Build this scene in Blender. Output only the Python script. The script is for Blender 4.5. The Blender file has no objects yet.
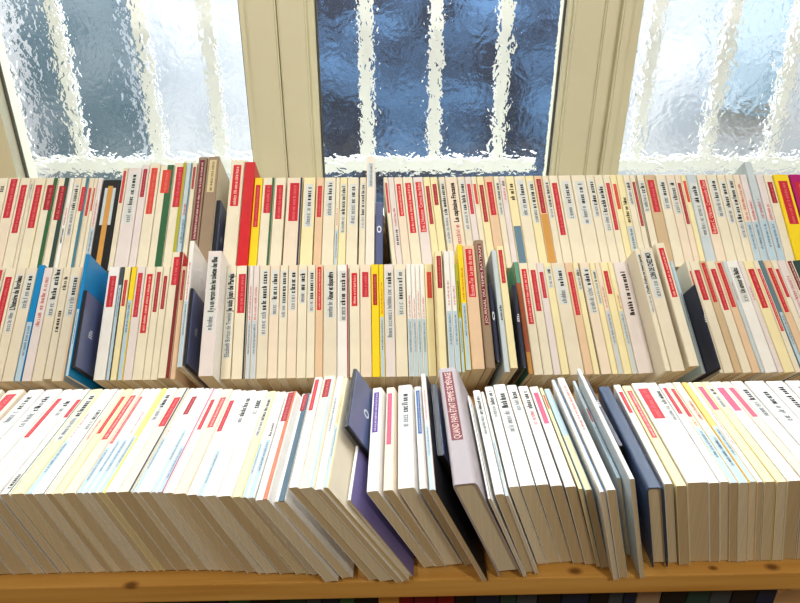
import bpy, bmesh, math, random
from mathutils import Vector, Matrix
R = math.radians
scene = bpy.context.scene
COL = scene.collection
rnd = random.Random(7)

# ------------------------------------------------------------------ camera
Z0 = 0.80                      # top of the front shelf above the floor
F = 630.0
CAM = Vector((0, 0, Z0 + 0.53))
YAW, PITCH, ROLL = R(1.65), R(25.5), R(0.24)
fwd = Vector((math.sin(YAW) * math.cos(PITCH), math.cos(YAW) * math.cos(PITCH), -math.sin(PITCH)))
r0 = Vector((math.cos(YAW), -math.sin(YAW), 0))
u0 = r0.cross(fwd)
right = r0 * math.cos(ROLL) + u0 * math.sin(ROLL)
upv = u0 * math.cos(ROLL) - r0 * math.sin(ROLL)
cd = bpy.data.cameras.new('camera')
cam = bpy.data.objects.new('camera', cd)
COL.objects.link(cam)
cd.sensor_width = 36.0
cd.lens = 36.0 * F / 800.0
cd.clip_start = 0.01
cam.matrix_world = Matrix(((right.x, upv.x, -fwd.x, CAM.x), (right.y, upv.y, -fwd.y, CAM.y),
                           (right.z, upv.z, -fwd.z, CAM.z), (0, 0, 0, 1)))
scene.camera = cam


def ray(x, y):
    return fwd + right * ((x - 400.0) / F) + upv * ((301.5 - y) / F)


def hit(x, y, p0, n):
    d = ray(x, y)
    return CAM + d * ((p0 - CAM).dot(n) / d.dot(n))


def interp(x, pts):
    if x <= pts[0][0]:
        return pts[0][1]
    for (a, b), (c, d) in zip(pts, pts[1:]):
        if x <= c:
            return b + (d - b) * (x - a) / (c - a)
    return pts[-1][1]


# --------------------------------------------------------------- materials
def lin(c):
    return tuple((v / 12.92 if v <= 0.04045 else ((v + 0.055) / 1.055) ** 2.4) for v in (k / 255.0 for k in c)) + (1.0,)


MATS = {}


def principled(name):
    m = bpy.data.materials.new(name)
    m.use_nodes = True
    nt = m.node_tree
    return m, nt, nt.nodes['Principled BSDF']


def plain(name, rgb, rough=0.5, spec=0.4, metal=0.0, var=0.05, scale=60.0):
    """a printed or painted surface, with a faint mottling"""
    key = (name, rgb)
    if key in MATS:
        return MATS[key]
    m, nt, b = principled(name)
    c = lin(rgb)
    tc = nt.nodes.new('ShaderNodeTexCoord')
    no = nt.nodes.new('ShaderNodeTexNoise')
    no.inputs['Scale'].default_value = scale
    no.inputs['Detail'].default_value = 3
    ramp = nt.nodes.new('ShaderNodeValToRGB')
    ramp.color_ramp.elements[0].position = 0.3
    ramp.color_ramp.elements[1].position = 0.7
    ramp.color_ramp.elements[0].color = tuple(v * (1 - var) for v in c[:3]) + (1,)
    ramp.color_ramp.elements[1].color = tuple(min(1, v * (1 + var * 0.6)) for v in c[:3]) + (1,)
    nt.links.new(tc.outputs['Object'], no.inputs['Vector'])
    nt.links.new(no.outputs['Fac'], ramp.inputs['Fac'])
    nt.links.new(ramp.outputs['Color'], b.inputs['Base Color'])
    b.inputs['Roughness'].default_value = rough
    b.inputs['Specular IOR Level'].default_value = spec
    b.inputs['Metallic'].default_value = metal
    MATS[key] = m
    return m


def paper(name, rgb):
    """page edges: fine leaves stacked across the thickness of the book"""
    key = (name, rgb)
    if key in MATS:
        return MATS[key]
    m, nt, b = principled(name)
    c = lin(rgb)
    tc = nt.nodes.new('ShaderNodeTexCoord')
    mp = nt.nodes.new('ShaderNodeMapping')
    mp.inputs['Scale'].default_value = (900, 6, 6)
    no = nt.nodes.new('ShaderNodeTexNoise')
    no.inputs['Scale'].default_value = 1.0
    no.inputs['Detail'].default_value = 4
    no.inputs['Roughness'].default_value = 0.7
    ramp = nt.nodes.new('ShaderNodeValToRGB')
    ramp.color_ramp.elements[0].position = 0.3
    ramp.color_ramp.elements[1].position = 0.7
    ramp.color_ramp.elements[0].color = tuple(v * 0.84 for v in c[:3]) + (1,)
    ramp.color_ramp.elements[1].color = c
    bump = nt.nodes.new('ShaderNodeBump')
    bump.inputs['Strength'].default_value = 0.35
    bump.inputs['Distance'].default_value = 0.0006
    nt.links.new(tc.outputs['Object'], mp.inputs['Vector'])
    nt.links.new(mp.outputs['Vector'], no.inputs['Vector'])
    nt.links.new(no.outputs['Fac'], ramp.inputs['Fac'])
    nt.links.new(ramp.outputs['Color'], b.inputs['Base Color'])
    nt.links.new(no.outputs['Fac'], bump.inputs['Height'])
    nt.links.new(bump.outputs['Normal'], b.inputs['Normal'])
    b.inputs['Roughness'].default_value = 0.9
    b.inputs['Specular IOR Level'].default_value = 0.1
    MATS[key] = m
    return m


def wood(name, c0, c1, knots=()):
    m, nt, b = principled(name)
    N, L = nt.nodes, nt.links
    tc = N.new('ShaderNodeTexCoord')
    mp = N.new('ShaderNodeMapping')
    mp.inputs['Scale'].default_value = (1.6, 26, 26)
    L.new(tc.outputs['Object'], mp.inputs['Vector'])
    no = N.new('ShaderNodeTexNoise')
    no.inputs['Scale'].default_value = 2.2
    no.inputs['Detail'].default_value = 6
    no.inputs['Distortion'].default_value = 0.6
    L.new(mp.outputs['Vector'], no.inputs['Vector'])
    ramp = N.new('ShaderNodeValToRGB')
    ramp.color_ramp.elements[0].position = 0.32
    ramp.color_ramp.elements[1].position = 0.68
    ramp.color_ramp.elements[0].color = lin(c0)
    ramp.color_ramp.elements[1].color = lin(c1)
    L.new(no.outputs['Fac'], ramp.inputs['Fac'])
    col = ramp.outputs['Color']
    for (kx, ky, kz, rad) in knots:
        vm = N.new('ShaderNodeVectorMath')
        vm.operation = 'SUBTRACT'
        vm.inputs[1].default_value = (kx, ky, kz)
        L.new(tc.outputs['Object'], vm.inputs[0])
        sc = N.new('ShaderNodeVectorMath')
        sc.operation = 'MULTIPLY'
        sc.inputs[1].default_value = (0.6, 1, 1)
        L.new(vm.outputs[0], sc.inputs[0])
        ln = N.new('ShaderNodeVectorMath')
        ln.operation = 'LENGTH'
        L.new(sc.outputs[0], ln.inputs[0])
        mr = N.new('ShaderNodeMapRange')
        mr.inputs['From Min'].default_value = rad * 0.35
        mr.inputs['From Max'].default_value = rad
        mr.inputs['To Min'].default_value = 0.85
        mr.inputs['To Max'].default_value = 0.0
        L.new(ln.outputs['Value'], mr.inputs['Value'])
        mx = N.new('ShaderNodeMix')
        mx.data_type = 'RGBA'
        L.new(mr.outputs['Result'], mx.inputs['Factor'])
        L.new(col, mx.inputs['A'])
        mx.inputs['B'].default_value = lin((96, 52, 18))
        col = mx.outputs['Result']
    L.new(col, b.inputs['Base Color'])
    b.inputs['Roughness'].default_value = 0.42
    b.inputs['Specular IOR Level'].default_value = 0.35
    return m


# ------------------------------------------------------------ mesh helpers
def link(name, bm, mats, parent=None, loc=None, smooth=False):
    me = bpy.data.meshes.new(name)
    bm.to_mesh(me)
    bm.free()
    for m in (mats if isinstance(mats, (list, tuple)) else [mats]):
        me.materials.append(m)
    if smooth:
        for p in me.polygons:
            p.use_smooth = True
    o = bpy.data.objects.new(name, me)
    COL.objects.link(o)
    if parent is not None:
        o.parent = parent
    if loc is not None:
        o.location = loc
    return o


def box(bm, x0, x1, y0, y1, z0, z1, mat=0):
    v = [bm.verts.new((x, y, z)) for z in (z0, z1) for y in (y0, y1) for x in (x0, x1)]
    for q in ((0, 2, 3, 1), (4, 5, 7, 6), (0, 1, 5, 4), (2, 6, 7, 3), (0, 4, 6, 2), (1, 3, 7, 5)):
        f = bm.faces.new([v[i] for i in q])
        f.material_index = mat


def bevelled_box(x0, x1, y0, y1, z0, z1, w=0.002, seg=2):
    bm = bmesh.new()
    box(bm, x0, x1, y0, y1, z0, z1)
    bmesh.ops.bevel(bm, geom=list(bm.edges), offset=w, segments=seg, affect='EDGES', profile=0.7)
    return bm


def quad(bm, x0, x1, y0, y1, z):
    v = [bm.verts.new(p) for p in ((x0, y0, z), (x1, y0, z), (x1, y1, z), (x0, y1, z))]
    bm.faces.new(v)


def tag(o, label=None, cat=None, group=None, kind=None):
    if label:
        o['label'] = label
    if cat:
        o['category'] = cat
    if group:
        o['group'] = group
    if kind:
        o['kind'] = kind
    return o


def extrude_profile(bm, pts, y0, y1, mat=0, cap=True):
    """closed xz profile (counter-clockwise seen from -y) swept along y"""
    a = [bm.verts.new((x, y0, z)) for x, z in pts]
    b = [bm.verts.new((x, y1, z)) for x, z in pts]
    n = len(pts)
    for i in range(n):
        j = (i + 1) % n
        f = bm.faces.new((a[i], a[j], b[j], b[i]))
        f.material_index = mat
    return a, b


# lettering too small to read in the photograph: rows of small strokes
def greek(bm, x, y0, y1, h, z, bold=False, seed=0):
    g = random.Random(seed)
    y = y0
    s = h * (0.24 if bold else 0.13)
    adv = h * 0.52
    while y < y1 - adv:
        n = g.choice((2, 3, 4, 5, 6, 7, 8))
        for _ in range(n):
            if y > y1 - adv:
                break
            k = g.random()
            up = h * (1.0 if g.random() < 0.3 else 0.68)
            xl, xr = x + h * 0.5 - up, x + h * 0.5      # glyph tops face the left board
            w = adv * 0.78
            if k < 0.25:
                quad(bm, xl, xr, y + w * 0.4, y + w * 0.4 + s, z)
                w = adv * 0.55
            elif k < 0.6:
                quad(bm, xl, xr, y, y + s, z)
                quad(bm, xr - h * 0.68, xr, y + w - s, y + w, z)
                quad(bm, xr - h * 0.68, xr - h * 0.68 + s * 0.8, y + s, y + w - s, z)
            else:
                quad(bm, xr - h * 0.68, xr, y, y + s, z)
                quad(bm, xr - h * 0.68, xr - h * 0.68 + s * 0.8, y + s, y + w, z)
                quad(bm, xr - s * 0.8, xr, y + s, y + w, z)
                if g.random() < 0.5:
                    quad(bm, xr - h * 0.42, xr - h * 0.42 + s * 0.7, y + s, y + w, z)
            y += w + s * 0.7
        y += h * 0.38


def letters(bm, text, x, y0, y1, hmax, z, bold=0.0):
    cu = bpy.data.curves.new('t', 'FONT')
    cu.body = text
    cu.resolution_u = 2
    cu.offset = bold
    ob = bpy.data.objects.new('t', cu)
    COL.objects.link(ob)
    me = bpy.data.meshes.new_from_object(ob.evaluated_get(bpy.context.evaluated_depsgraph_get()))
    COL.objects.unlink(ob)
    bpy.data.objects.remove(ob)
    bpy.data.curves.remove(cu)
    if not me.vertices:
        return
    xs = [v.co.x for v in me.vertices]
    w = max(xs) - min(xs)
    sx = (y1 - y0) / w
    sy = min(hmax / 0.72, sx * 2.3)
    # text x runs along +y of the spine, glyph up points to -x
    off = len(bm.verts)
    vs = [bm.verts.new((x + hmax * 0.5 - v.co.y * sy, y0 + (v.co.x - min(xs)) * sx, z)) for v in me.vertices]
    for p in me.polygons:
        try:
            bm.faces.new([vs[i] for i in p.vertices])
        except ValueError:
            pass
    bpy.data.meshes.remove(me)


# ------------------------------------------------------------------ colours
C = dict(
    C=(232, 223, 200), D=(226, 216, 194), Y=(238, 226, 178), P=(233, 217, 196), T=(226, 194, 160),
    U=(204, 178, 140), W=(238, 236, 232), M=(226, 216, 214), L=(182, 206, 220), S=(196, 208, 214),
    A=(0, 132, 196), J=(244, 212, 30), H=(246, 206, 110), R=(206, 28, 36), r=(196, 24, 44), o=(214, 62, 40),
    d=(160, 16, 34), m=(112, 24, 40), k=(24, 22, 26), n=(26, 38, 66), N=(46, 66, 98), G=(44, 98, 60), g=(36, 66, 60),
    t=(0, 72, 94), e=(60, 120, 140), O=(196, 100, 50), v=(84, 62, 158), b=(0, 110, 186), p=(226, 84, 128), x=(176, 16, 110),
    B=(150, 128, 104), K=(20, 20, 22), q=(160, 80, 44), l=(172, 170, 40), i=(86, 160, 138), z=(62, 70, 78), s=(92, 120, 134),
    E=(172, 163, 169), c=(124, 22, 22), a=(214, 196, 150), w=(236, 228, 216), u=(118, 108, 160), f=(206, 150, 70), h=(96, 128, 150), Z=(250, 238, 130))
WORD = dict(C='cream', D='greyish cream', Y='pale yellow', P='pinkish cream', T='tan', U='dull tan', W='white', M='pinkish white',
            L='light blue', S='pale grey', A='azure', J='bright yellow', H='orange yellow', R='red', r='red', o='orange red',
            d='dark red', m='maroon', k='black', n='navy', N='slate navy', G='green', g='dark green', t='teal', e='blue',
            O='orange', v='violet', b='blue', p='pink', x='magenta', B='brown', K='black', q='rust brown', l='olive', i='green',
            z='dark grey', s='slate blue', E='lilac grey', c='dark red', a='straw', w='off white', u='lavender', f='gold', h='steel blue', Z='yellow')


def cmat(k):
    rough = 0.36 if k in 'ARJKnNGtOxi' else 0.5
    return plain('printed_' + WORD[k].replace(' ', '_'), C[k], rough, 0.35, 0.0, 0.035, 45)


INK = plain('black_ink', (22, 22, 24), 0.6, 0.2)
GREYINK = plain('grey_ink', (92, 100, 112), 0.6, 0.2)
NAVYINK = plain('blue_ink', (52, 78, 104), 0.6, 0.2)
REDINK = plain('red_ink', (196, 60, 60), 0.6, 0.2)
WHITEINK = plain('pale_ink', (244, 214, 206), 0.6, 0.2)
FAINTINK = plain('faint_ink', (226, 122, 122), 0.6, 0.2)
BOXM = plain('author_box_tint', (214, 217, 214), 0.5, 0.3)
PAGES = [paper('page_edges', c) for c in ((214, 198, 166), (204, 186, 152), (222, 210, 184), (196, 176, 140))]

PAPER_T = 0.0004


def make_book(t, ln, D, col, toks, conv, seed, rightc=None, leftc=None, hard=False, shear=0.0):
    """local frame: x across the spine, y from tail to head, z out of the fore edge; spine at z=D"""
    g = random.Random(seed)
    root = bpy.data.objects.new('paperback_book' if not hard else 'hardback_book', None)
    root.empty_display_size = 0.02
    COL.objects.link(root)
    hx = t / 2
    r = min(0.0016 if not hard else 0.004, t * 0.3)
    outer = [(-hx, 0), (-hx, D - r)]
    for k in range(1, 4):
        a = math.pi - k * math.pi / 8
        outer.append((-hx + r + r * math.cos(a), D - r + r * math.sin(a)))
    outer += [(hx - r, D)]
    for k in range(1, 4):
        a = math.pi / 2 - k * math.pi / 8
        outer.append((hx - r + r * math.cos(a), D - r + r * math.sin(a)))
    outer += [(hx, D - r), (hx, 0)]
    # the first arc point sequence ends on the top of the spine
    outer.insert(5, (-hx + r, D))
    pt = PAPER_T if not hard else 0.0012
    pt = min(pt, t * 0.2)
    sx = (hx - pt) / hx
    inner = [(x * sx, z if z == 0 else z - pt) for x, z in outer]
    bm = bmesh.new()
    sh = math.tan(shear)
    outer = [(x + (D - z) * sh, z) for x, z in outer]
    inner = [(x + (D - z) * sh, z) for x, z in inner]
    A = [bm.verts.new((x, 0, z)) for x, z in outer]
    Bv = [bm.verts.new((x, ln, z)) for x, z in outer]
    Ai = [bm.verts.new((x, 0, z)) for x, z in inner]
    Bi = [bm.verts.new((x, ln, z)) for x, z in inner]
    n = len(outer)
    mats = [cmat(col)]
    li = ri = 0
    if leftc:
        mats.append(cmat(leftc)); li = len(mats) - 1
    if rightc:
        mats.append(cmat(rightc)); ri = len(mats) - 1
    for i in range(n - 1):
        mi = li if i == 0 else (ri if i == n - 2 else 0)
        for q, m in (((A[i], Bv[i], Bv[i + 1], A[i + 1]), mi), ((Ai[i], Ai[i + 1], Bi[i + 1], Bi[i]), 0),
                     ((A[i], A[i + 1], Ai[i + 1], Ai[i]), mi), ((Bv[i], Bi[i], Bi[i + 1], Bv[i + 1]), mi)):
            f = bm.faces.new(q)
            f.material_index = m
    for i in (0, n - 1):
        bm.faces.new((A[i], Ai[i], Bi[i], Bv[i]))
    bmesh.ops.recalc_face_normals(bm, faces=bm.faces[:])
    link('cover', bm, mats, root)
    bm = bmesh.new()
    ins = 0.0004 if not hard else 0.003
    box(bm, -hx * sx + 0.00005, hx * sx - 0.00005, ins, ln - ins, 0.0005 if not hard else 0.004, D - pt - 0.0002)
    for v in bm.verts:
        v.co.x += (D - v.co.z) * sh
    link('pages', bm, g.choice(PAGES), root)
    z1, z2, z3 = D + 0.00008, D + 0.00018, D + 0.0003
    flat = hx - r * 0.6

    def panel(name, a, b, m, x0=-0.72, x1=0.72, z=z1):
        bm = bmesh.new()
        box(bm, x0 * flat, x1 * flat, a, b, D - 0.0001, z)
        return link(name, bm, m, root)

    box_rng = []
    for tk in toks:
        p = tk.split(':')
        if p[0] in 'kg':
            box_rng += [conv(float(p[1])), conv(float(p[2]))]
    has_g = any(tk[0] == 'g' for tk in toks)
    if has_g and box_rng:
        panel('author_panel', max(0.002, min(box_rng) - 0.002), min(ln - 0.002, max(box_rng) + 0.002), BOXM, -0.75, 0.75)
    for q, tk in enumerate(toks):
        p = tk.split(':')
        c = p[0]
        if c == 'e':                         # coloured strip along one side of the spine
            w = float(p[3]) * 2
            x0, x1 = (1 - w, 1.0) if p[1] == 'R' else (-1.0, -1 + w)
            bm = bmesh.new()
            box(bm, x0 * (hx - r * 0.3), x1 * (hx - r * 0.3), 0, ln, D - 0.0008, z1)
            link('spine_edge', bm, cmat(p[2]), root)
            continue
        if c == 'c':                         # stripe down the middle
            panel('spine_stripe', 0.001, ln - 0.012, cmat(p[1]), -0.3, 0.3, D + 0.0006)
            continue
        if c == 'B':                         # the lower part of the spine in another colour
            tb = max(0.01, conv(float(p[2])))
            sb = panel('spine_band', 0.0, tb, cmat(p[1]), -0.97, 0.97)
            if p[1] in 'LS' and tb > 0.05:
                bm = bmesh.new()
                greek(bm, 0, tb - 0.05, tb - 0.004, min(flat * 0.95, 0.0042), z3, False, seed * 17 + q)
                link('author_lettering', bm, NAVYINK, sb)
            continue
        if c == 'H':                         # the upper part of the spine in another colour
            panel('spine_band', conv(float(p[2])), ln, cmat(p[1]), -0.97, 0.97)
            continue
        hi, lo = conv(float(p[1])), conv(float(p[2]))
        hi, lo = min(hi, ln - 0.0015), max(lo, 0.0015)
        if hi - lo < 0.004:
            continue
        txt = p[3].replace('_', ' ') if len(p) > 3 and p[3] else None
        if c in 'Rrodmpvby*':
            colr = {'R': 'R', 'r': 'r', 'o': 'o', 'd': 'd', 'm': 'm', 'p': 'p', 'v': 'v', 'b': 'b', 'y': 'a', '*': 'S'}[c]
            wd = 0.66
            pn = panel('title_panel', lo, hi, cmat(colr), -wd, wd, z2)
            bm = bmesh.new()
            hgt = min(flat * wd * 2 * 0.62, 0.0075)
            if txt:
                letters(bm, txt, 0, lo + 0.002, hi - 0.002, hgt, z3)
            else:
                hgt *= 0.7
                greek(bm, 0, lo + 0.0025, hi - 0.002, hgt, z3, False, seed * 13 + q)
            if bm.verts:
                link('title_lettering', bm, INK if c in 'y*' else WHITEINK if (c in 'Rmvb' or txt) else FAINTINK, pn)
            else:
                bm.free()
        else:
            bm = bmesh.new()
            hgt = min(flat * 2 * (0.64 if c == 'k' else 0.52), 0.0072)
            if txt:
                letters(bm, txt, 0, lo, hi, hgt * 1.1, z3, 0.035 if c == 'k' else 0.008)
            else:
                greek(bm, 0, lo, hi, hgt, z3, c == 'k', seed * 13 + q)
            if bm.verts:
                link({'k': 'title_lettering', 'g': 'author_lettering', 'q': 'title_lettering'}[c], bm,
                     {'k': INK, 'g': GREYINK, 'q': REDINK}[c], root)
            else:
                bm.free()
    return root


ORD = 'first second third fourth fifth sixth seventh eighth ninth tenth eleventh twelfth'.split()


def look(col, toks, h, nf=2):
    w = WORD[col]
    if h:
        base = w + ' hardback'
    else:
        base = w + ' paperback'
    f = []
    n_dark = False
    for tk in toks:
        p = tk.split(':')
        if p[0] in 'Rrodmpvby*':
            cn = {'R': 'red', 'r': 'red', 'o': 'orange red', 'd': 'dark red', 'm': 'maroon', 'p': 'pink', 'v': 'violet', 'b': 'blue', 'y': 'straw', '*': 'grey'}[p[0]]
            L = float(p[2]) - float(p[1])
            f.append(('short ' if L < 24 else 'long ' if L > 38 else '') + cn + ' panel')
        elif p[0] == 'e':
            f.append(WORD[p[2]] + ' edge')
        elif p[0] == 'B':
            f.append(WORD[p[1]] + ' lower spine')
        elif p[0] == 'k' and not n_dark:
            f.append('black title')
            n_dark = True
    if not f:
        for tk in toks:
            if tk[0] == 'q':
                f = ['red lettering']
                break
    if not f:
        f = ['blank spine']
    return base + (' with ' + ' and '.join(f[:nf]) if nf else '')


def parse(rows):
    out = []
    for line in rows.strip().splitlines():
        line = line.strip()
        if not line or line[0] == '#':
            continue
        lm = short = None
        if '|' in line:
            line, lm, short = [s.strip() for s in line.split('|')]
        w = line.split()
        e = dict(x0=float(w[0]), x1=float(w[1]), col=w[2], toks=[], opt={}, lm=lm, short=short)
        for k in w[3:]:
            if '=' in k:
                a, b = k.split('=')
                e['opt'][a] = b
            else:
                e['toks'].append(k)
        out.append(e)
    return out


def label_row(items, rowname, group):
    """each label: the look, then its place counted from the nearest thing one can find"""
    marks = [i for i, e in enumerate(items) if e['lm']]
    for i, e in enumerate(items):
        if e['lm']:
            lab = e['lm'] + ', ' + rowname
        else:
            j = min(marks, key=lambda m: abs(m - i))
            pos = ORD[abs(j - i) - 1]
            side = 'right' if i > j else 'left'
            for nf in (2, 1, 0):
                lab = '%s, %s %s of %s, %s' % (look(e['col'], e['toks'], 'hard' in e['opt'], nf), pos, side, items[j]['short'], rowname)
                if len(lab.split()) <= 15:
                    break
        tag(e['obj'], lab, 'divider' if e['col'] == '#' else 'book', group if e['col'] != '#' else 'dark blue dividers between the books')


# --------------------------------------------------------- dividers
DIV_BLUE = plain('blue_plastic', (84, 95, 136), 0.28, 0.5, 0.0, 0.06, 30)
DIV_NAVY = plain('navy_plastic', (42, 48, 72), 0.28, 0.5, 0.0, 0.06, 30)
DIV_BLACK = plain('black_plastic', (14, 14, 16), 0.4, 0.4)
DIV_MARK = plain('white_print', (226, 230, 238), 0.5, 0.3)


def make_divider(t, ln, D, side, mark='o', navy=False, shear=0.0):
    root = bpy.data.objects.new('shelf_divider', None)
    root.empty_display_size = 0.02
    COL.objects.link(root)
    hx = t / 2
    # body with a bevelled spine, seen end on as a rounded slab
    bm = bevelled_box(-hx + 0.0007, hx - 0.0007, 0, ln, 0, D, min(0.002, t * 0.2))
    bm.faces.ensure_lookup_table()
    for f in bm.faces:
        f.material_index = 1 if (navy and f.normal.z > 0.5) else 0
    link('core', bm, [DIV_BLACK, DIV_BLUE if navy == 2 else DIV_NAVY], root)
    for s in (-1, 1):
        bm = bevelled_box(min(s * hx, s * (hx - 0.0012)), max(s * hx, s * (hx - 0.0012)), 0.003, ln - 0.001, 0.003, D - 0.001, 0.0004, 1)
        link('face', bm, DIV_NAVY if navy == 1 else DIV_BLUE, root)
    s = 1 if side == 'R' else -1
    bm = bmesh.new()
    # small printed mark on the face one sees
    cz, cy, a = D * 0.80, ln * 0.5, 0.005
    x = s * (hx + 0.0001)
    if mark == 'o':
        n = 20
        for k in range(n):
            a0, a1 = 2 * math.pi * k / n, 2 * math.pi * (k + 1) / n
            v = [bm.verts.new((x, cy + rr * 1.3 * math.cos(q), cz + rr * math.sin(q))) for rr, q in ((a, a0), (a, a1), (a * 0.6, a1), (a * 0.6, a0))]
            bm.faces.new(v)
    else:
        for (y0, y1, q0, q1) in ((-1, -.7, -1, 1), (-.35, -.05, -1, 1), (.3, .6, -1, 1), (-.7, .6, .7, 1), (.9, 1.2, -1, .4)):
            v = [bm.verts.new((x, cy + yy * a, cz + zz * a)) for yy, zz in ((y0, q0), (y1, q0), (y1, q1), (y0, q1))]
            bm.faces.new(v)
    if navy:                                   # the mark is on the front edge of these
        for v in bm.verts:
            v.co = (cz - v.co.z + 0.0, v.co.y + ln * 0.08, D + 0.0001)
            v.co.x *= min(1.0, t * 0.3 / a)
    link('printed_mark', bm, DIV_MARK, root)
    for ch in root.children:
        for v in ch.data.vertices:
            v.co.x += (D - v.co.z) * math.tan(shear)
    return root


def place(o, origin, X, Y, Z):
    o.matrix_world = Matrix(((X.x, Y.x, Z.x, origin.x), (X.y, Y.y, Z.y, origin.y), (X.z, Y.z, Z.z, origin.z), (0, 0, 0, 1)))


class Frame:
    __slots__ = ('o', 'X', 'Y', 'Z', 't', 'ln', 'D', 'sh')


def keep_apart(prev, cur, gap=0.00015):
    """thin or shift a book until it clears the right board of the book before it"""
    if prev is None:
        return
    worst = 1.0
    M = Matrix((cur.X, cur.Y, cur.Z))
    tc, tp = math.tan(cur.sh), math.tan(prev.sh)
    for z in (0.0, prev.D):
        for y in (0.0, prev.ln):
            p = prev.o + prev.X * (prev.t / 2 + (prev.D - z) * tp) + prev.Y * y + prev.Z * z
            q = M @ (p - cur.o)
            worst = min(worst, -cur.t / 2 + (cur.D - q.z) * tc - q.x)
    M = Matrix((prev.X, prev.Y, prev.Z))
    for z in (0.0, cur.D):
        for y in (0.0, cur.ln):
            p = cur.o + cur.X * (-cur.t / 2 + (cur.D - z) * tc) + cur.Y * y + cur.Z * z
            q = M @ (p - prev.o)
            worst = min(worst, q.x - (prev.t / 2 + (prev.D - q.z) * tp))
    d = gap - worst
    if d > 0:
        cut = min(d, max(0.0, cur.t - 0.003))
        cur.t -= cut
        cur.o = cur.o + cur.X * (cut / 2 + (d - cut))


# ================================================================ ROWS 1, 2
TILT = R(42)
E1 = Vector((1, 0, 0))
E2 = Vector((0, math.cos(TILT), math.sin(TILT)))
EN = Vector((0, -math.sin(TILT), math.cos(TILT)))
P2 = Vector((0, 0.746, Z0 + 0.052))          # lower end of the spines, middle row
P1 = Vector((0, 0.920, Z0 + 0.140)) + E2 * 0.009   # lower end of the spines, top row
DB = 0.108                                    # depth of a small paperback


def tilted_row(items, P, yref, slope, ytop, ybot, seed0):
    prev = None
    for k, e in enumerate(items):
        o = e['opt']
        raise_ = float(o.get('up', 0))
        if ybot and 'yb' in o and float(o['yb']) < ybot((e['x0'] + e['x1']) / 2) - 2.0:
            # a larger book: its lower end stands on the same ledge, its spine stands further out
            lo_, hi_ = 0.0, 0.035
            for _ in range(24):
                raise_ = (lo_ + hi_) / 2
                if (hit((e['x0'] + e['x1']) / 2, float(o['yb']), P + EN * raise_, EN) - P).dot(E2) > 0.0:
                    lo_ = raise_
                else:
                    hi_ = raise_
        Pp = P + EN * raise_
        xm = (e['x0'] + e['x1']) / 2

        def uv(x, y):
            q = hit(x, y, Pp, EN) - P
            return q.dot(E1), q.dot(E2)
        yt = float(o.get('yt', ytop(xm)))
        yb = float(o['yb']) if 'yb' in o else (ybot(xm) if ybot else None)
        ydn = yb if yb is not None else 258.0
        # direction of the spine inside the tilted plane
        s = slope(xm)
        a = uv(xm + s * (yt - yref), yt)
        b = uv(xm + s * (ydn - yref), ydn)
        phi = math.atan2(a[0] - b[0], a[1] - b[1])
        w0 = uv(e['x1'] + s * (ydn - yref), ydn)[0] - uv(e['x0'] + s * (ydn - yref), ydn)[0]
        w1 = uv(e['x1'] + s * (yt - yref), yt)[0] - uv(e['x0'] + s * (yt - yref), yt)[0]
        t = max(0.0025, min(w0, w1) * math.cos(phi) - 0.0002)
        u = E2 * math.cos(phi) + E1 * math.sin(phi)
        w = E1 * math.cos(phi) - E2 * math.sin(phi)
        if yb is None:
            # the lower end stands on the ledge, hidden by the row in front
            ln = (a[1] - 0.0) / math.cos(phi)
            bt = (a[0] - math.sin(phi) * ln, 0.0)
        else:
            ln = math.hypot(a[0] - b[0], a[1] - b[1])
            bt = b
        D = DB + raise_
        org = P + E1 * bt[0] + E2 * bt[1] - EN * DB

        def conv(y):
            q = uv(xm + s * (y - yref), y)
            return (q[0] - bt[0]) * math.sin(phi) + (q[1] - bt[1]) * math.cos(phi)
        fr = Frame()
        fr.o, fr.X, fr.Y, fr.Z, fr.t, fr.ln, fr.D, fr.sh = org, w, u, EN, t, ln, D, 0.0
        if 'free' not in o:
            keep_apart(prev, fr)
            prev = fr
        t, org = fr.t, fr.o
        if e['col'] == '#':
            ob = make_divider(t, ln, D, o.get('side', 'R'), o.get('mark', 'M'), int(o.get('navy', 0)))
        else:
            ob = make_book(t, ln, D, e['col'], e['toks'], conv, seed0 + k, o.get('rc'), o.get('lc'), 'hard' in o)
        place(ob, org, w, u, EN)
        e['obj'] = ob


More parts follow.
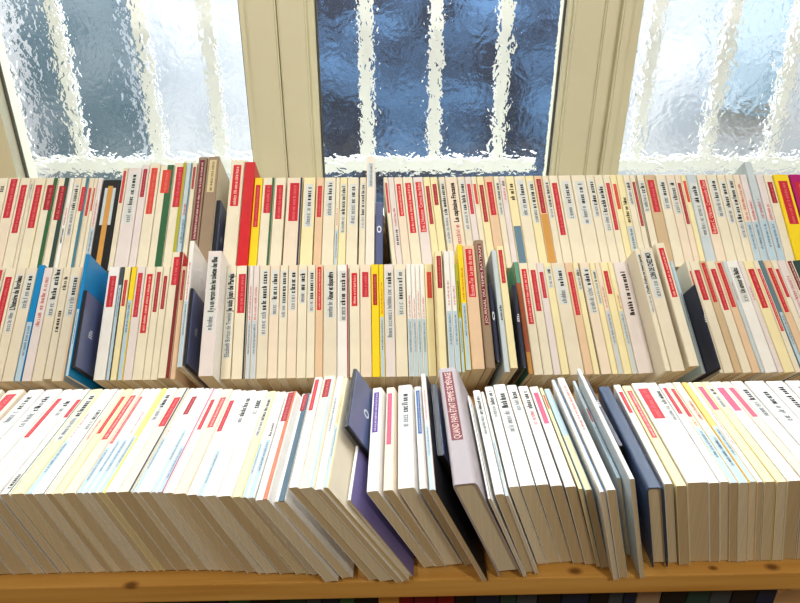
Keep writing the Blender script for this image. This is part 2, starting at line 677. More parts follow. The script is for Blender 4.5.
ROW1 = parse('''
-17 -6 C r:180:205
-6 4 C k:184:192
4 16 P r:179:218
16 26.5 C r:185:233
26.5 30.5 D k:184:189 g:189:198
30.5 42 C r:185:228 e:R:Y:.1
42 54.5 C d:185:210 e:R:G:.35
54.5 66 C d:186:220 e:R:g:.42 | cream paperback with dark red panel, wide dark green edge | dark-green-edged book
66 70.5 W q:208:225 k:227:243
70.5 78 D k:185:210 g:211:235
78 86 C r:187:211 e:R:e:.42
86 91 D r:188:216
91 94.5 C r:188:211
94.5 99.5 M q:200:227 B:L:228
99.5 118 K *:188:225 c:f yt=180 | black paperback with gold stripe down its spine | gold-striped black book
118 123.5 D r:171:203 yt=168
123.5 137.5 M k:174:205 g:206:222 yt=168
137.5 145 M d:169:197 yt=165
145 156 C o:168:214 yt=163.5
156 170.5 C o:170:193 e:R:G:.5 yt=165 | cream paperback with short orange red panel and broad green edge | broad-green-edged book
170.5 182.5 C r:167:207 e:R:l:.28 yt=162.5
182.5 188.5 S q:203:215 B:L:216 e:R:e:.22 yt=163
188.5 193.5 C d:167:189 yt=163
193.5 203 B m:160:240 yt=157 up=.004 | tall brown paperback with long maroon panel | maroon-panelled brown book
203 215.5 B y:160:192 yt=156.5 rc=D up=.006 | tall brown paperback with straw title panel | straw-panelled brown book
216 221.5 # yt=200 side=R | blue divider standing beside the tall brown paperback | left blue divider
227.5 241.5 C R:165:206 yt=160
241.5 252.5 R H:R:180 yt=162 up=.005 lc=w q:198:213 | glossy red paperback beside the left window post | glossy red book
252.5 261.5 J r:185:227 rc=H | yellow paperback with long red panel below left window post | yellow book
261.5 273.5 C r:185:213 e:R:G:.2
273.5 285 C r:185:219
286 302 P r:183:221 e:R:n:.12
302.5 315 Y k:185:206 g:207:226
315.5 323.5 T r:186:217
323.5 335.5 C k:182:200 g:201:215
335.5 339.5 C q:208:225 B:L:230
339.5 347 Y k:185:215 g:216:232
347 358.5 C k:185:203 g:204:224
359.5 366 C k:184:215 g:216:228
366 375 w *:163:187 yt=157 rc=W up=.004 | tall off white paperback with grey panel near the top | tall off-white book
375.4 383.4 # yt=202 side=R mark=o navy=2 | blue divider standing beside the tall off white paperback | right blue divider
384.5 390 C r:183:213
390 396 M q:208:226 k:228:245
396 404.5 P R:184:216
404.5 415 C R:183:233
415 425.5 M R:182:232:Erik_L'Homme__Contes_des_Indes
425.5 432.5 Y d:186:224
432.5 440 Y d:184:205
440.5 447.5 D k:182:215 g:216:243 e:L:k:.08
447.5 460 P k:183:222:Le_capitaine_Fracasse q:224:262 | pinkish paperback with big brown-black title at centre | big-titled pinkish book
460 467.5 D k:181:210 g:211:229
467.5 474 M r:184:214
474 479.5 C o:184:204
479.5 487 Y d:185:222
487 496.5 T r:182:215
496.5 502.5 C k:183:200 g:201:214
502.5 508.5 M k:180:186 q:187:200
508.5 517.5 Y k:183:200 B:h:226
517.5 529 C k:181:203 g:204:215
529 537.5 Y k:182:208 g:209:222
537.5 546 T d:179:213 B:f:214 | tan paperback with dark red panel and gold lower spine | gold-footed tan book
546 552.5 C k:182:207 g:208:217
552.5 562 C r:183:235
562 575 C k:182:203 g:204:218
575 590 C k:182:204 g:205:223
590 598.5 C k:181:205 g:206:216
598.5 607.5 C k:186:212 g:213:230
607.5 614.5 C r:183:230
614.5 621 Y o:184:209
621 628 Y k:196:223 B:S:226
628 634.5 C k:182:190 g:191:204
634.5 640 C d:182:226
640.7 649 C k:182:193 g:194:211 e:L:k:.08
649 660.5 U r:180:212 | dull tan paperback with red panel below the right window | dull tan book
660.5 671 C k:181:196 g:197:208
671 680 P k:181:200 g:201:213
680 686 P d:183:224
686 691.5 Y o:181:202
691.5 702 S k:184:203 g:204:235
702 712 P R:180:234:Robert_C._O'Brien__Commando_Casse
712 722.5 C k:180:198 g:199:216
722.5 731 C k:182:208 g:209:222
731 739 C k:180:222 g:223:237
739 746 P q:183:220 B:L:222
746 753 M q:200:220 B:L:222
753 762 S q:198:218 B:L:220 yt=162 lc=S up=.003 | tall grey paperback rising in front of right window | tall grey book
762 770 M q:203:220 B:L:221
770 779 C d:182:203
779 795.5 J r:181:224 up=.003 | bright yellow paperback with red panel at right end | bright yellow book
796 812 x r:182:224 | magenta paperback at the right end | magenta book
812 822 D r:182:210
''')
tilted_row(ROW1, P1, 200.0,
           lambda x: (x - 393) * 5.7e-4 if x < 382 else (x - 160) * 4.45e-4,
           lambda x: interp(x, [(0, 178), (250, 177.8), (450, 177), (600, 175), (800, 174.5)]), None, 100)

S2 = [(-30, -.245), (5, -.23), (25, -.215), (110, -.136), (170, -.116), (244, -.045), (337, 0), (372, .012), (447, .05), (480, .09), (567, .18),
      (649, .25), (715, .32), (790, .40), (830, .43)]
ROW2 = parse('''
-26 -14.5 J e:R:g:.4
-14.5 -8.5 D r:270:300
-8 3.5 C r:277:331
3.5 13.5 D k:276:310:L'histoire_de_Bordeau g:311:331
13.5 25.5 D k:275:290 g:291:308
25.5 32.5 A B:L:322 yt=265 | azure blue paperback with light blue foot at left end | azure book
32.5 42 M q:276:310 q:312:327
42 53 D k:267:300 g:301:315
53 61 D k:275:290 k:309:332 yb=379
61 73 D k:277:295 g:296:315 e:R:T:.18 yb=381
73.3 77.5 A B:L:309 yb=376 yt=254 rc=A up=.006 | tall azure paperback with bright blue front cover | tall azure book
77.7 82 # yb=368 yt=290 side=R up=.004 | blue divider leaning on the tall azure paperback | first blue divider
100.5 112.5 W r:276:307 yb=380
112.5 117 z B:L:285
117 123.5 Y r:280:306
123.5 129.5 J B:L:300 e:L:k:.12
129.5 138.5 M r:273:317
138.5 149 C R:274:333
149 156.5 C d:272:312
156.5 163.5 C d:276:309
163.5 175.5 C r:257:285 e:R:c:.32 yb=378 yt=252 rc=R | cream paperback with short red panel and red front cover | red-covered cream book
175.5 181 T d:270:300 yb=379
181 186 W q:262:300 B:L:301 yb=367 yt=241 rc=W up=.004 | tall white paperback with light blue foot | tall white book
186.3 190.5 # yb=365 yt=288 side=R mark=M up=.003 | blue divider leaning on the tall white paperback | second blue divider
202 217 M k:257:312:Il_y_a_un_garçon_dans_les_toilettes_des_filles g:314:330 yb=376 yt=251 up=.006 rc=W | tall pinkish white paperback with long black title | tall pinkish-white book
217.2 233.5 C k:274:312:Je_suis_Juan_de_Pareja g:313:357:Elizabeth_Borton_de_Trevino yb=379
233.5 246.5 C r:274:313 e:R:k:.14 yb=379
246.8 251.5 M q:286:320 B:S:321
251.5 257.5 M q:286:320 B:S:321
257.5 268.5 D k:271:310 g:311:334
268.5 278.5 P k:271:300 g:301:314
278.5 287 C k:272:303 g:304:317
287 297 P k:272:293 g:294:309
297 306.5 C k:271:291 g:292:302
306.5 315 C k:272:299 g:300:311
315 323 T R:267:310 | tan paperback with long bright red panel at centre | central tan book
323 337 D k:272:300:Aimer_et_disparaître g:301:317
337 348.8 W k:272:305 g:306:320 e:R:d:.12
349.3 360 C R:273:306
360 371.5 P r:272:297
371.5 379.5 J d:274:305 | bright yellow paperback with dark red panel | bright yellow book
379.5 384.5 J q:282:314 B:L:317
384.5 395 M k:272:284 g:285:338
395 407 C k:271:299 g:300:314
407.5 412.5 W q:295:318 B:L:319
412.5 417 W q:298:318 B:L:319
417 421.5 W q:291:318 B:L:319
421.5 426.5 W q:297:318 B:L:319
426.5 435.5 Y o:272:298 e:R:c:.08
436 446.3 Y d:256:288 e:R:k:.1 yb=372 yt=251
446.8 453 W q:280:305 B:L:311 yb=371 yt=251
453 458.5 W q:285:305 B:L:311 yb=372 yt=251
458.5 462.5 l k:280:312 B:L:318 yb=372 yt=264
462.5 468.5 J q:267:300 B:L:303 yb=370 yt=244.5
468.7 481.5 T R:249:297:Ecoute-Toi__Le_jeu_de_ma_vie yb=369 yt=245.5 up=.003 | tall tan paperback with bright red panel | tall tan book
481.8 492 B m:244:325:JOURNAL_DU_TEMPS_RATTRAPE yb=368 yt=240 up=.005 hard=1 | brown hardback with long maroon panel | brown hardback
492.4 496.5 # yb=362 yt=284 side=R mark=o navy=1 up=.002 | navy divider standing beside the brown hardback | third divider
499.5 505 S k:305:320 yb=372 yt=250 lc=S
505.2 513 Y r:250:283 yb=368 yt=246 | pale yellow paperback standing taller than its neighbours | tall pale-yellow book
517.2 521.2 # yb=368 yt=284 side=L mark=M navy=1 up=.001 | navy divider standing left of the rust brown paperback | fourth divider
521.6 527 q H:i:283 B:f:352 yb=374 yt=262 lc=i | rust brown paperback with green top | green-topped rust book
527 536.5 C R:269:324
536.5 546 C r:270:311
546 553.5 M r:272:298
553.5 561.5 Y k:268:274 g:275:287
561.5 576 D k:269:286 g:287:303
576 584.5 T r:272:315
584.5 591 Y k:269:276 g:277:289 e:R:k:.08
591.5 602 P k:269:285 g:286:312
602 608 Y k:271:282 g:283:303
608 613.3 P q:285:308 B:S:311
613.3 621.5 Y r:271:294
621.5 627 Y q:294:309 B:S:311
627 643 M k:271:316 yb=373 | pinkish white paperback with one thin black title | wide pinkish-white book
648 659.5 C k:255:294:L'huile_d'olive_ne_meurt_jamais g:295:312 yb=371 yt=249 up=.012 lc=D | raised cream paperback with black title about olive oil | raised black-titled book
659.5 673.3 D k:253:279:LOIN_DE_CHEZ_MOI g:280:297 yb=371 yt=248 up=.011
678 688 C R:248:297 yb=366 yt=243 up=.020 lc=D | raised cream paperback with long red panel, tallest of its section | raised red-panelled book
688.3 692.2 L B:S:290 yt=261
692.6 704.2 # yb=370 yt=285 side=L mark=M navy=1 up=.016 | navy divider with white mark, right of raised cream books | right navy divider
705 709 C r:271:303
709 719.5 C r:270:300
719.5 727 U r:263:302
727 736.5 C r:269:310
736.5 744.5 T r:263:307
744.5 748.5 S q:282:300
748.5 761 W k:268:293:Un_amour_de_Balto g:294:301 | white paperback with bold black title at right end | bold-titled white book
761 766.5 M q:285:300
766.5 777.5 Y r:269:308
777.5 783.5 C R:269:331
783.5 788.5 s B:L:312
788.5 796.5 T r:268:312 | tan paperback with long red panel near the right edge | right-edge tan book
796.5 803 C r:269:297
803 812 M q:275:310
812 820 P m:261:290
820 830 g k:270:290
''')
tilted_row(ROW2, P2, 325.0, lambda x: interp(x, S2),
           lambda x: interp(x, [(0, 268), (220, 266), (300, 265), (600, 262.5), (800, 260.3)]),
           lambda x: interp(x, [(0, 381.5), (250, 378.7), (500, 375), (730, 372.6), (830, 371.5)]), 300)

# ================================================================== ROW 3
S3 = [(-120, .96), (-60, .93), (-20, .87), (9.5, .784), (45, .71), (130, .56), (162, .5), (267, .27), (285, .24), (328, .18), (366, .06), (397, .01),
      (428, -.07), (452, -.13), (503, -.23), (535, -.30), (562, -.35), (592, -.42), (634, -.49), (663, -.51), (708, -.61), (757, -.70), (816, -.87), (860, -.93), (930, -1.0)]
LEAN = [(-120, 17), (9, 19), (162, 23), (262, 30), (268, 31), (286, 31.5), (330, 33), (345, 33), (366, 30.6), (400, 27), (452, 24.5), (478, 23), (490, 21), (550, 19),
        (592, 16.5), (597, 15), (634, 13.5), (644, 13), (787, 12), (930, 10)]
YN3 = [(-120, 497), (0, 494.5), (50, 494), (110, 492.5), (160, 492.5), (200, 496), (250, 498), (268, 502), (285, 503)]


def front_row(items, seed0):
    prev = None
    zz = Vector((0, 0, 1))
    for k, e in enumerate(items):
        o = e['opt']
        up = float(o.get('up', 0))
        xm = (e['x0'] + e['x1']) / 2
        LT = R(float(o.get('lean', interp(xm, LEAN))))
        L = LT * float(o.get('rigid', 0.3))          # the block leans, partly as a whole and partly by shearing
        SH = LT - L
        D = (float(o.get('z', 0.107)) + up) / math.cos(L)
        z = Z0 + D * math.cos(L) + 0.0003
        p0 = Vector((0, 0, z))
        yn = float(o.get('yn', interp(xm, YN3)))
        s = float(o.get('s', interp(xm, S3)))
        yf = float(o.get('yf', 391.0))
        n = hit(xm, yn, p0, zz)
        f = hit(xm + s * (yn - yf), yf, p0, zz)
        d = (f - n)
        ln = d.length if 'yf' in o else 0.178
        ln = min(max(ln, 0.08), 0.215)
        u = d.normalized()
        xp = u.cross(zz).normalized()
        w0 = (hit(e['x1'], yn, p0, zz) - hit(e['x0'], yn, p0, zz)).dot(xp)
        w1 = (hit(e['x1'] + interp(e['x1'], S3) * (yn - yf), yf, p0, zz) - hit(e['x0'] + interp(e['x0'], S3) * (yn - yf), yf, p0, zz)).dot(xp)
        t = max(0.003, (w0 * 0.7 + min(w0, w1) * 0.3) * math.cos(L) - 0.0002)
        if 't' in o:
            t = float(o['t'])
        w = xp * math.cos(L) + zz * math.sin(L)
        out = zz * math.cos(L) - xp * math.sin(L)
        nl = n - xp * (w0 / 2)
        org = nl + w * (t / 2) - out * D

        def conv(y):
            q = hit(xm + s * (yn - y), y, p0, zz)
            return (q - n).dot(u)
        fr = Frame()
        fr.o, fr.X, fr.Y, fr.Z, fr.t, fr.ln, fr.D, fr.sh = org, w, u, out, t, ln, D, SH
        if 'free' not in o:
            keep_apart(prev, fr)
            prev = fr
        t, org = fr.t, fr.o
        if e['col'] == '#':
            ob = make_divider(t, ln, D, o.get('side', 'R'), o.get('mark', 'o'), int(o.get('navy', 0)), SH)
        else:
            ob = make_book(t, ln, D, e['col'], e['toks'], conv, seed0 + k, o.get('rc'), o.get('lc'), 'hard' in o, SH)
        place(ob, org, w, u, out)
        e['obj'] = ob


ROW3 = parse('''
-118 -95 C r:394:420
-95 -72 P r:395:416
-72 -52 W k:396:410 g:411:423
-52 -30 W k:396:412 g:413:428
-30 -18 W r:399:438
-18 -2.5 W k:400:407 g:408:416
-2.5 9.5 W r:400:418 k:472:489 e:R:G:.10 | white paperback with short red panel and thin green edge | thin-green-edged book
9.5 24 Y k:396:417 g:418:440
24 33 W q:412:438 B:L:441
33 45 W k:410:420 g:421:430 e:R:z:.05
45 52.5 P q:420:440
52.5 62 Y r:397:434
62 75 P R:396:440 | pinkish cream paperback with long bright red panel left | long-panelled pinkish book
75 83 W R:397:444 B:L:448
83 89.5 W B:L:440
89.5 97 W q:412:434 B:L:440
97 104 Z B:L:436 | yellow paperback with light blue foot | yellow book
104 116.5 W k:395:408 g:409:420
116.5 131.5 C r:398:427 e:R:n:.14
131.5 138 W q:425:436 B:L:438
138 150 W d:397:415
150 156.5 W B:L:430
156.5 163.5 M e:R:x:.15 B:L:446
163.5 173 W r:400:430
173 186 P R:398:428 | pinkish cream paperback with red panel, broad, left of centre | broad pinkish book
186 197 W r:401:432
197 203.5 W B:L:450
203.5 216 W k:399:417 g:418:423
216 231 W k:400:409 g:410:415
231 241 Y k:400:421 g:422:436
241 247 W B:L:442
247 254.5 W k:423:437 B:L:440
254.5 268.3 W d:391:422 e:R:O:.36 up=.006
268.7 285.5 W d:392:412 e:R:t:.6 | white paperback with dark red panel and broad teal edge | teal-edged book
288 298 W r:380:411 yn=488 z=.127 yf=378
298 313.3 C d:380:398 e:R:L:.2 yn=489 z=.127 yf=377
313.5 322 W g:398:432 yn=490 z=.127 yf=377
322 328 Y q:395:424 B:L:426 yn=488 z=.127 yf=378 rc=D
341 347.5 W yn=501 yf=452 z=.105 rc=u lean=32 s=.16 | small paperback with lavender purple cover in the gap | lavender purple book
343 352 # yn=427 yf=369 z=.133 t=.0055 lean=30.3 s=.15 side=R free=1 | tall blue divider leaning over the lavender purple paperback | tall blue divider
366 378 W v:393:433 yn=492 yf=388.5 | white paperback with violet panel | violet-panelled book
382 393 P p:394:445 yn=491 yf=388
397 415 W k:393:413 g:414:428 yn=489 yf=386
419 428 W b:391:434 yn=489 yf=387 | white paperback with blue panel | blue-panelled book
429 435.5 M q:390:420 B:L:425 yn=490 yf=374 z=.124 rc=k
436 444 # yn=456 yf=384 up=.008 t=.008 side=R mark=M | blue divider leaning on lilac grey hardback | middle divider
452 477 E m:373:441:QUAND_PAPA_ÉTAIT_FEMME_DE_MÉNAGE yn=485 yf=369 z=.124 hard=1 | thick lilac grey hardback with maroon title panel | lilac-grey hardback
478 484 W e:R:n:.25 yn=500 yf=397
490 504 W k:397:415 g:416:435 yn=495 yf=391
504.3 508.3 W q:420:440 B:L:441 yn=496 yf=392
508.5 519 W k:391:405 g:406:417 yn=487 yf=387
520 535 W k:392:409 g:410:432 yn=486 yf=385
536 548.5 W k:391:399 g:400:411 yn=485 yf=385.5
550 562.5 W k:391:409 q:410:425 yn=486 yf=386.5
564 576 W p:393:424 yn=487 yf=387 | white paperback with pink panel | pink-panelled book
577 582.7 Y r:395:409 yn=489 yf=388
584 592.5 L B:Y:436 yn=490 yf=389
597 605 W e:R:b:.2 yn=492 yf=380 z=.118
606.5 616 W q:386:430 yn=490 yf=378 z=.118
617 621 S d:409:422 B:L:424 yn=478 yf=381
628 634 W yn=479 yf=369 z=.131 t=.006 rc=W lc=S | thin tall white paperback right of centre | thin tall book
618.5 624 # yn=446 yf=378 up=.004 t=.005 s=-.53 side=L mark=M navy=1 | navy divider beside the slate navy hardback | navy divider
645 663 N yn=488 yf=387 hard=1 | thick slate navy hardback with plain spine | slate-navy hardback
664 673 W r:392:413 yn=484 yf=385
676 687 Y R:391:438 yn=486 yf=386
687.5 708.5 W r:389:419 yn=483 yf=383.5 | thick white paperback with red panel at right | thick white book
709 719.5 W k:390:404 g:405:420 yn=483 yf=383
720 729 W r:388:414 yn=482 yf=384
729.5 738.5 C r:389:417 q:418:426 B:L:428 yn=483 yf=383
739 749.3 C q:400:420 B:L:435 yn=483 yf=382.5
749.6 757 H B:L:426 yn=482 yf=382.5 | orange yellow paperback with light blue foot | orange-yellow book
757.5 763.7 W q:410:445 yn=482 yf=382.5
764 776 Y p:387:410 yn=482 yf=382.5
776.3 787.7 Y k:387:395 g:396:407 yn=482 yf=382
788 803 W p:388:411 yn=481 yf=382
803.3 816 P p:388:417 yn=481 yf=382
816.5 831 W k:388:401 g:402:416 yn=481 yf=381.5
831.5 855 W k:390:405 g:406:421 yn=480 yf=381.5
855.5 877 W k:387:408 yn=480 yf=381.5
877.5 897 W k:386:392 yn=480 yf=381
897.5 917 W r:386:392 yn=480 yf=381
''')  # black right board before the middle divider stands in for shade in the gap
front_row(ROW3, 600)

label_row(ROW1, 'top row', 'paperbacks in the top row')
label_row(ROW2, 'middle row', 'paperbacks in the middle row')
label_row(ROW3, 'front row', 'paperbacks in the front row')

# ============================================================== BOOK RACK
XL, XR = -1.15, 1.25
SF = hit(400, 581, Vector((0, 0, Z0)), Vector((0, 0, 1))).y        # front edge of the shelf
knots = [(hit(x, y, Vector((0, 0, Z0)), Vector((0, 0, 1))).x, hit(x, y, Vector((0, 0, Z0)), Vector((0, 0, 1))).y, Z0, r) for x, y, r in
         ((131, 585, .006), (575, 571, .006), (713, 568, .004), (772, 567, .006), (445, 590, .004))]
PINE = wood('pine', (198, 144, 68), (226, 178, 98), knots)
rack = bpy.data.objects.new('book_rack', None)
COL.objects.link(rack)
rack.location = (0, 0, 0)
tag(rack, 'long stepped pine book rack below the windows', 'shelf')
link('shelf_board', bevelled_box(XL, XR, SF, 0.668, Z0 - 0.024, Z0, 0.002), PINE, rack)


link('bounce_board', bevelled_box(XL, XR, 0.672, 0.760, Z0 - 0.012, Z0 + 0.000, 0.001), plain('bounce_white', (240, 238, 232), 0.6, 0.2), rack)  # added white board, unseen, to bounce light onto the middle row's lower ends


def slanted(P, ln):
    """sloping board behind a row, with the ledge that holds the books' lower ends"""
    bm = bmesh.new()
    f0 = P - EN * (DB + 0.0006)
    a = f0 - E2 * 0.03
    b = f0 + E2 * ln
    th = EN * -0.014
    for x in (XL, XR):
        pass
    v = [bm.verts.new((x, p.y, p.z)) for p in (a, b, b + th, a + th) for x in (XL, XR)]
    for q in ((0, 1, 3, 2), (2, 3, 5, 4), (4, 5, 7, 6), (6, 7, 1, 0), (0, 2, 4, 6), (1, 7, 5, 3)):
        bm.faces.new([v[i] for i in q])
    bmesh.ops.recalc_face_normals(bm, faces=bm.faces[:])
    link('sloping_board', bm, PINE, rack)
    bm = bmesh.new()
    g0 = f0 - E2 * 0.030
    g1 = f0 - E2 * 0.015
    v = [bm.verts.new((x, p.y, p.z)) for p in (g0, g1, g1 + EN * 0.03, g0 + EN * 0.03) for x in (XL, XR)]
    for q in ((0, 1, 3, 2), (2, 3, 5, 4), (4, 5, 7, 6), (6, 7, 1, 0), (0, 2, 4, 6), (1, 7, 5, 3)):
        bm.faces.new([v[i] for i in q])
    bmesh.ops.recalc_face_normals(bm, faces=bm.faces[:])
    link('ledge', bm, PINE, rack)


slanted(P2, 0.17)
slanted(P1, 0.16)
for x in (XL, XR - 0.02):
    link('side_panel', bevelled_box(x - 0.022 if x < 0 else x + 0.022, x - 0.002 if x < 0 else x + 0.042, SF + 0.02, 1.12, 0.0, Z0 - 0.03, 0.002), PINE, rack)
link('lower_shelf', bevelled_box(XL, XR, SF + 0.01, 1.10, Z0 - 0.30, Z0 - 0.28, 0.002), PINE, rack)
link('back_panel', bevelled_box(XL, XR, 1.10, 1.115, 0.02, Z0 - 0.06, 0.002), PINE, rack)

# books on the shelf below, colours darkened for shade under the front board
lowc = ['k', 'z', 'n', 'B', 'k', 'g', 'z', 'k', 'n', 'G', 'k', 'g', 'z', 'n', 'G', 'k', 'f', 'c', 'm', 'c', 'k', 'n', 'g', 'z', 'k', 'n']
lowx = -0.36
low = []
for i in range(40):
    c = lowc[i % len(lowc)]
    t = rnd.uniform(0.014, 0.032)
    ln = rnd.uniform(0.225, 0.252)
    e = dict(col=c, toks=['k:0:1'] if False else [], opt={}, lm=None)
    ob = make_book(t, ln, 0.15, c, [], None, 900 + i)
    X, Y, Z = Vector((1, 0, 0)), Vector((0, 0, 1)), Vector((0, -1, 0))
    place(ob, Vector((lowx + t / 2, SF + 0.045 + 0.15, Z0 - 0.2795)), X, Y, Z)
    lowx += t + 0.0006
    e['obj'] = ob
    low.append(e)
    if lowx > 0.44:
        break
for i, e in enumerate(low):
    tag(e['obj'], '%s book, %s, on the dark shelf below the front board' % (
        WORD[e['col']], ('%s from left' % ORD[i]) if i < 12 else ('%s from right' % ORD[len(low) - 1 - i] if len(low) - 1 - i < 12 else 'near the middle')),
        'book', 'books on the lower shelf')

# ========================================================= WINDOW AND ROOM
YG = 1.205                       # glass plane
PAINT = plain('cream_paint', (230, 229, 204), 0.45, 0.4, 0, 0.05, 5)
WHITEP = plain('white_paint', (247, 247, 247), 0.5, 0.3, 0, 0.03, 8)
ZT = Z0 + 0.66                   # head of the lower panes
ZS = Z0 + 0.14                   # sill


def structure(o):
    o['kind'] = 'structure'
    return o


def px_x(x, y, Y):
    d = ray(x, y)
    return (CAM + d * (Y - CAM.y) / d.y)


# mullion posts: each a stile between two mouldings
YP = 1.17
posts = []
for i, (xl, xr) in enumerate(((252.5, 321), (553.5, 621.5))):
    a, b = px_x(xl, 165, YP).x, px_x(xr, 165, YP).x
    bm = bmesh.new()
    w = b - a
    zb, zt = 0.55, Z0 + 1.15
    box(bm, a, b, YP + 0.012, YP + 0.07, zb, zt)
    if i == 0:
        parts = ((0.10, 0.50, 0), (0.515, 0.90, .002))
    else:
        parts = ((0.06, 0.46, 0), (0.475, 0.66, .003), (0.70, 0.84, -.002))
    for (p, q, dz) in parts:
        bb = bmesh.new()
        box(bb, a + w * p, a + w * q, YP + dz, YP + 0.02, zb, zt)
        bmesh.ops.bevel(bb, geom=[ed for ed in bb.edges if abs(ed.verts[0].co.z - ed.verts[1].co.z) > 0.5], offset=0.003, segments=2, affect='EDGES')
        me = bpy.data.meshes.new('tmp')
        bb.to_mesh(me); bb.free()
        bm.from_mesh(me)
        bpy.data.meshes.remove(me)
    posts.append(structure(link('trim_%d' % (i + 1), bm, PAINT)))
    posts[-1]['ab'] = (a, b)
A0, B0 = posts[0]['ab'][0], posts[0]['ab'][1]
A1, B1 = posts[1]['ab'][0], posts[1]['ab'][1]
for p in posts:
    del p['ab']
LJ = px_x(14, 165, YP).x
RJ = px_x(850, 165, YP).x + 0.1
bm = bmesh.new()
box(bm, LJ - 0.12, LJ, YP, YP + 0.07, 0.55, Z0 + 1.15)
structure(link('trim_3', bm, PAINT))
bm = bmesh.new()
box(bm, RJ, RJ + 0.12, YP, YP + 0.07, 0.55, Z0 + 1.15)
structure(link('trim_4', bm, PAINT))
bm = bmesh.new()
box(bm, LJ - 0.6, RJ + 0.6, YP - 0.02, YP + 0.10, 0.0, ZS)
structure(link('wall_back', bm, PAINT))
bm = bmesh.new()
box(bm, -2.5, 2.5, -1.5, YP - 0.03, -0.02, 0.0)
structure(link('floor', bm, wood('floor_boards', (120, 84, 50), (150, 108, 66))))

# hammered cathedral glass
gm = bpy.data.materials.new('hammered_glass')
gm.use_nodes = True
nt = gm.node_tree
N, Lk = nt.nodes, nt.links
for n_ in list(N):
    N.remove(n_)
out = N.new('ShaderNodeOutputMaterial')
gl = N.new('ShaderNodeBsdfGlass')
gl.inputs['IOR'].default_value = 1.45
gl.inputs['Roughness'].default_value = 0.04
gl.inputs['Color'].default_value = (0.975, 0.985, 1.0, 1)
tc = N.new('ShaderNodeTexCoord')
vo = N.new('ShaderNodeTexVoronoi')
vo.feature = 'SMOOTH_F1'
vo.inputs['Scale'].default_value = 62
vo.inputs['Smoothness'].default_value = 0.5
no1 = N.new('ShaderNodeTexNoise')
no1.inputs['Scale'].default_value = 18
no1.inputs['Detail'].default_value = 4
mixv = N.new('ShaderNodeMix')
mixv.data_type = 'RGBA'
mixv.blend_type = 'LINEAR_LIGHT'
mixv.inputs['Factor'].default_value = 0.035
Lk.new(tc.outputs['Object'], no1.inputs['Vector'])
Lk.new(tc.outputs['Object'], mixv.inputs['A'])
Lk.new(no1.outputs['Color'], mixv.inputs['B'])
Lk.new(mixv.outputs['Result'], vo.inputs['Vector'])
no2 = N.new('ShaderNodeTexNoise')
no2.inputs['Scale'].default_value = 26
no2.inputs['Detail'].default_value = 2
Lk.new(tc.outputs['Object'], no2.inputs['Vector'])
ad = N.new('ShaderNodeMath')
ad.operation = 'MULTIPLY_ADD'
ad.inputs[1].default_value = 0.9
Lk.new(no2.outputs['Fac'], ad.inputs[0])
Lk.new(vo.outputs['Distance'], ad.inputs[2])
bu = N.new('ShaderNodeBump')
bu.inputs['Strength'].default_value = 0.46
bu.inputs['Distance'].default_value = 0.0022
Lk.new(ad.outputs[0], bu.inputs['Height'])
Lk.new(bu.outputs['Normal'], gl.inputs['Normal'])
Lk.new(gl.outputs['BSDF'], out.inputs['Surface'])

LEAD = plain('dark_putty', (104, 104, 98), 0.7, 0.2)
for i, (a, b) in enumerate(((LJ, A0), (B0, A1), (B1, RJ))):
    root = bpy.data.objects.new('window_%d' % (i + 1), None)
    root['kind'] = 'structure'
    COL.objects.link(root)
    root.location = ((a + b) / 2, YG, ZS)
    bm = bmesh.new()
    box(bm, a - (a + b) / 2, b - (a + b) / 2, -0.002, 0.002, 0, ZT - ZS)
    p = link('glass_pane', bm, gm, root)
    hw = (b - a) / 2
    bm = bmesh.new()
    for x0, x1 in ((-hw, -hw + 0.004), (hw - 0.004, hw)):
        box(bm, x0, x1, -0.008, -0.0025, 0, ZT - ZS)
    box(bm, -hw, hw, -0.008, -0.0025, 0, 0.006)
    link('glazing_bead', bm, LEAD, root)

# -------------------------------------------------------- outside the panes
YB = 1.52


def vbar(x_px, y_px, w):
    c = px_x(x_px, y_px, YB)
    return c.x


grilles = []
zr = px_x(400, 157, YB).z
zr2 = px_x(400, 171, YB).z
for i, xs in enumerate((((22, 150), (83, 150), (160, 150), (222, 150)), ((367, 120), (434, 120), (499, 120)), ((640, 120), (711, 120), (775, 120), (850, 120)))):
    root = bpy.data.objects.new('window_grille', None)
    COL.objects.link(root)
    a, b = ((LJ - .3, A0 - .01), (B0 - .03, A1 + .05), (B1 + .03, RJ + 0.4))[i]
    root.location = ((a + b) / 2, YB, zr)
    tag(root, ('white painted iron grille outside the left window', 'white painted iron grille outside the middle window',
               'white painted iron grille outside the right window')[i], 'grille', 'white grilles outside the windows')
    for (x, y) in xs:
        X = px_x(x, y, YB).x - (a + b) / 2
        link('bar', bevelled_box(X - 0.0155, X + 0.0155, -0.008, 0.008, -0.02, 0.75, 0.004), WHITEP, root)
    link('rail', bevelled_box(a - (a + b) / 2, b - (a + b) / 2, -0.012, 0.012, zr2 - zr, 0.0, 0.004), WHITEP, root)

YF = 2.6
ext = [
    # x0 px, x1 px, colour, offset
]


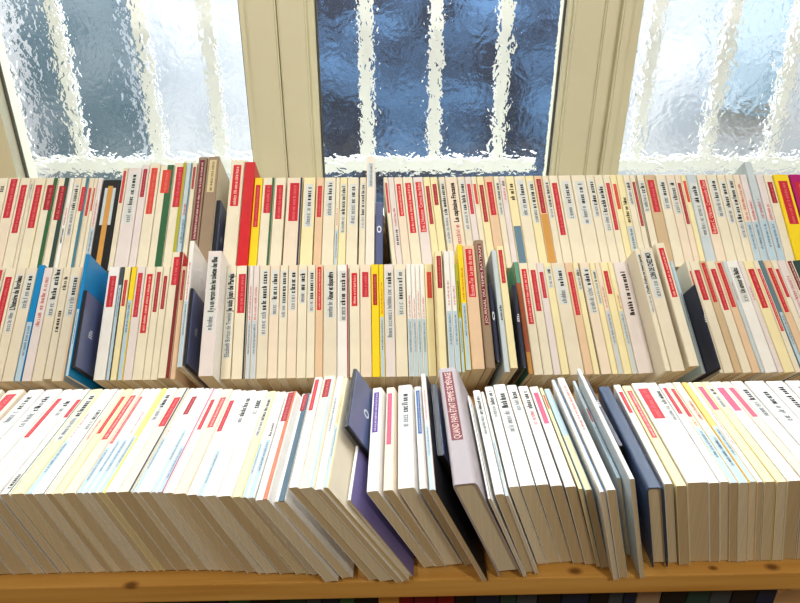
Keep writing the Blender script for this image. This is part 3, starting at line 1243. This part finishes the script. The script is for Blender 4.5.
def mottled(name, c0, c1, scale, lo=0.35, hi=0.65, stretch=(1, 1, 1)):
    m, nt, b = principled(name)
    tc = nt.nodes.new('ShaderNodeTexCoord')
    mp = nt.nodes.new('ShaderNodeMapping')
    mp.inputs['Scale'].default_value = stretch
    no = nt.nodes.new('ShaderNodeTexNoise')
    no.inputs['Scale'].default_value = scale
    no.inputs['Detail'].default_value = 3
    ramp = nt.nodes.new('ShaderNodeValToRGB')
    ramp.color_ramp.elements[0].position = lo
    ramp.color_ramp.elements[1].position = hi
    ramp.color_ramp.elements[0].color = lin(c0)
    ramp.color_ramp.elements[1].color = lin(c1)
    nt.links.new(tc.outputs['Object'], mp.inputs['Vector'])
    nt.links.new(mp.outputs['Vector'], no.inputs['Vector'])
    nt.links.new(no.outputs['Fac'], ramp.inputs['Fac'])
    nt.links.new(ramp.outputs['Color'], b.inputs['Base Color'])
    b.inputs['Roughness'].default_value = 0.7
    return m


def facade(name, x0, x1, z0, z1, Y, th, mat):
    bm = bmesh.new()
    box(bm, x0, x1, Y, Y + th, z0, z1)
    return structure(link(name, bm, mat))


facade('wall_outside', -4.0, 4.5, -0.5, 3.2, YF + 0.1, 0.1, mottled('outer_render', (176, 184, 194), (222, 225, 230), 3.4))
facade('door_1', px_x(300, 80, YF).x - 0.10, px_x(575, 80, YF).x + 0.16, -0.5, 2.2, YF + 0.03, 0.05, mottled('mottled_blue_paint', (12, 26, 48), (82, 120, 164), 3.4, 0.40, 0.74, (1, 1, 1.6)))  # pale patches in the blue stand in for sparkle in the hammered glass
facade('window_4', px_x(722, 80, YF).x, px_x(798, 80, YF).x, px_x(760, 112, YF).z, px_x(760, -10, YF).z, YF + 0.03, 0.05, mottled('pale_blue_shutter', (120, 150, 170), (186, 204, 220), 4.0))
facade('door_2', px_x(28, 80, YF).x, px_x(128, 80, YF).x, -0.5, 2.2, YF + 0.03, 0.05, mottled('worn_grey_paint', (70, 96, 108), (122, 136, 146), 3.0))
bm = bmesh.new()
box(bm, -4.0, 4.5, YP + 0.101, YF + 0.2, -0.52, -0.5)
structure(link('ground_outside', bm, plain('paving', (190, 190, 186), 0.9, 0.2, 0, 0.15, 6)))

# ------------------------------------------------------------------- lights
def area(name, loc, target, sx, sy, power, col):
    l = bpy.data.lights.new(name, 'AREA')
    l.shape = 'RECTANGLE'
    l.size, l.size_y = sx, sy
    l.energy = power
    l.color = col
    o = bpy.data.objects.new(name, l)
    COL.objects.link(o)
    o.location = loc
    d = Vector(target) - Vector(loc)
    o.rotation_euler = d.to_track_quat('-Z', 'Y').to_euler()
    return o


area('daylight_yard', (0.1, 2.0, Z0 + 1.35), (0.1, 1.55, Z0), 4.2, 1.3, 150, (0.92, 0.97, 1.0))
area('skylight', (0.1, 1.2, Z0 + 2.4), (0.1, 1.1, Z0), 3.6, 1.6, 20, (0.97, 0.99, 1.0))
for i, x in enumerate((-0.85, 0.8)):  # added spots out of view, filling the window posts with light
    l = bpy.data.lights.new('fill_spot', 'SPOT')
    l.energy = 84
    l.color = (1.0, 0.93, 0.80)
    l.spot_size = R(74)
    l.spot_blend = 0.8
    l.shadow_soft_size = 0.12
    o = bpy.data.objects.new('fill_spot', l)
    COL.objects.link(o)
    o.location = (x, -0.9, Z0 + 1.9)
    o.rotation_euler = (Vector((x * 1.0, 1.17, Z0 + 0.5)) - o.location).to_track_quat('-Z', 'Y').to_euler()

w = bpy.data.worlds.new('world')
scene.world = w
w.use_nodes = True
bg = w.node_tree.nodes['Background']
bg.inputs['Color'].default_value = (1.0, 0.77, 0.49, 1)
bg.inputs['Strength'].default_value = 0.20

scene.view_settings.view_transform = 'Standard'
scene.view_settings.look = 'None'
scene.view_settings.exposure = 0.0
scene.view_settings.gamma = 1.0
scene.view_settings.use_curve_mapping = False
scene.cycles.use_denoising = True
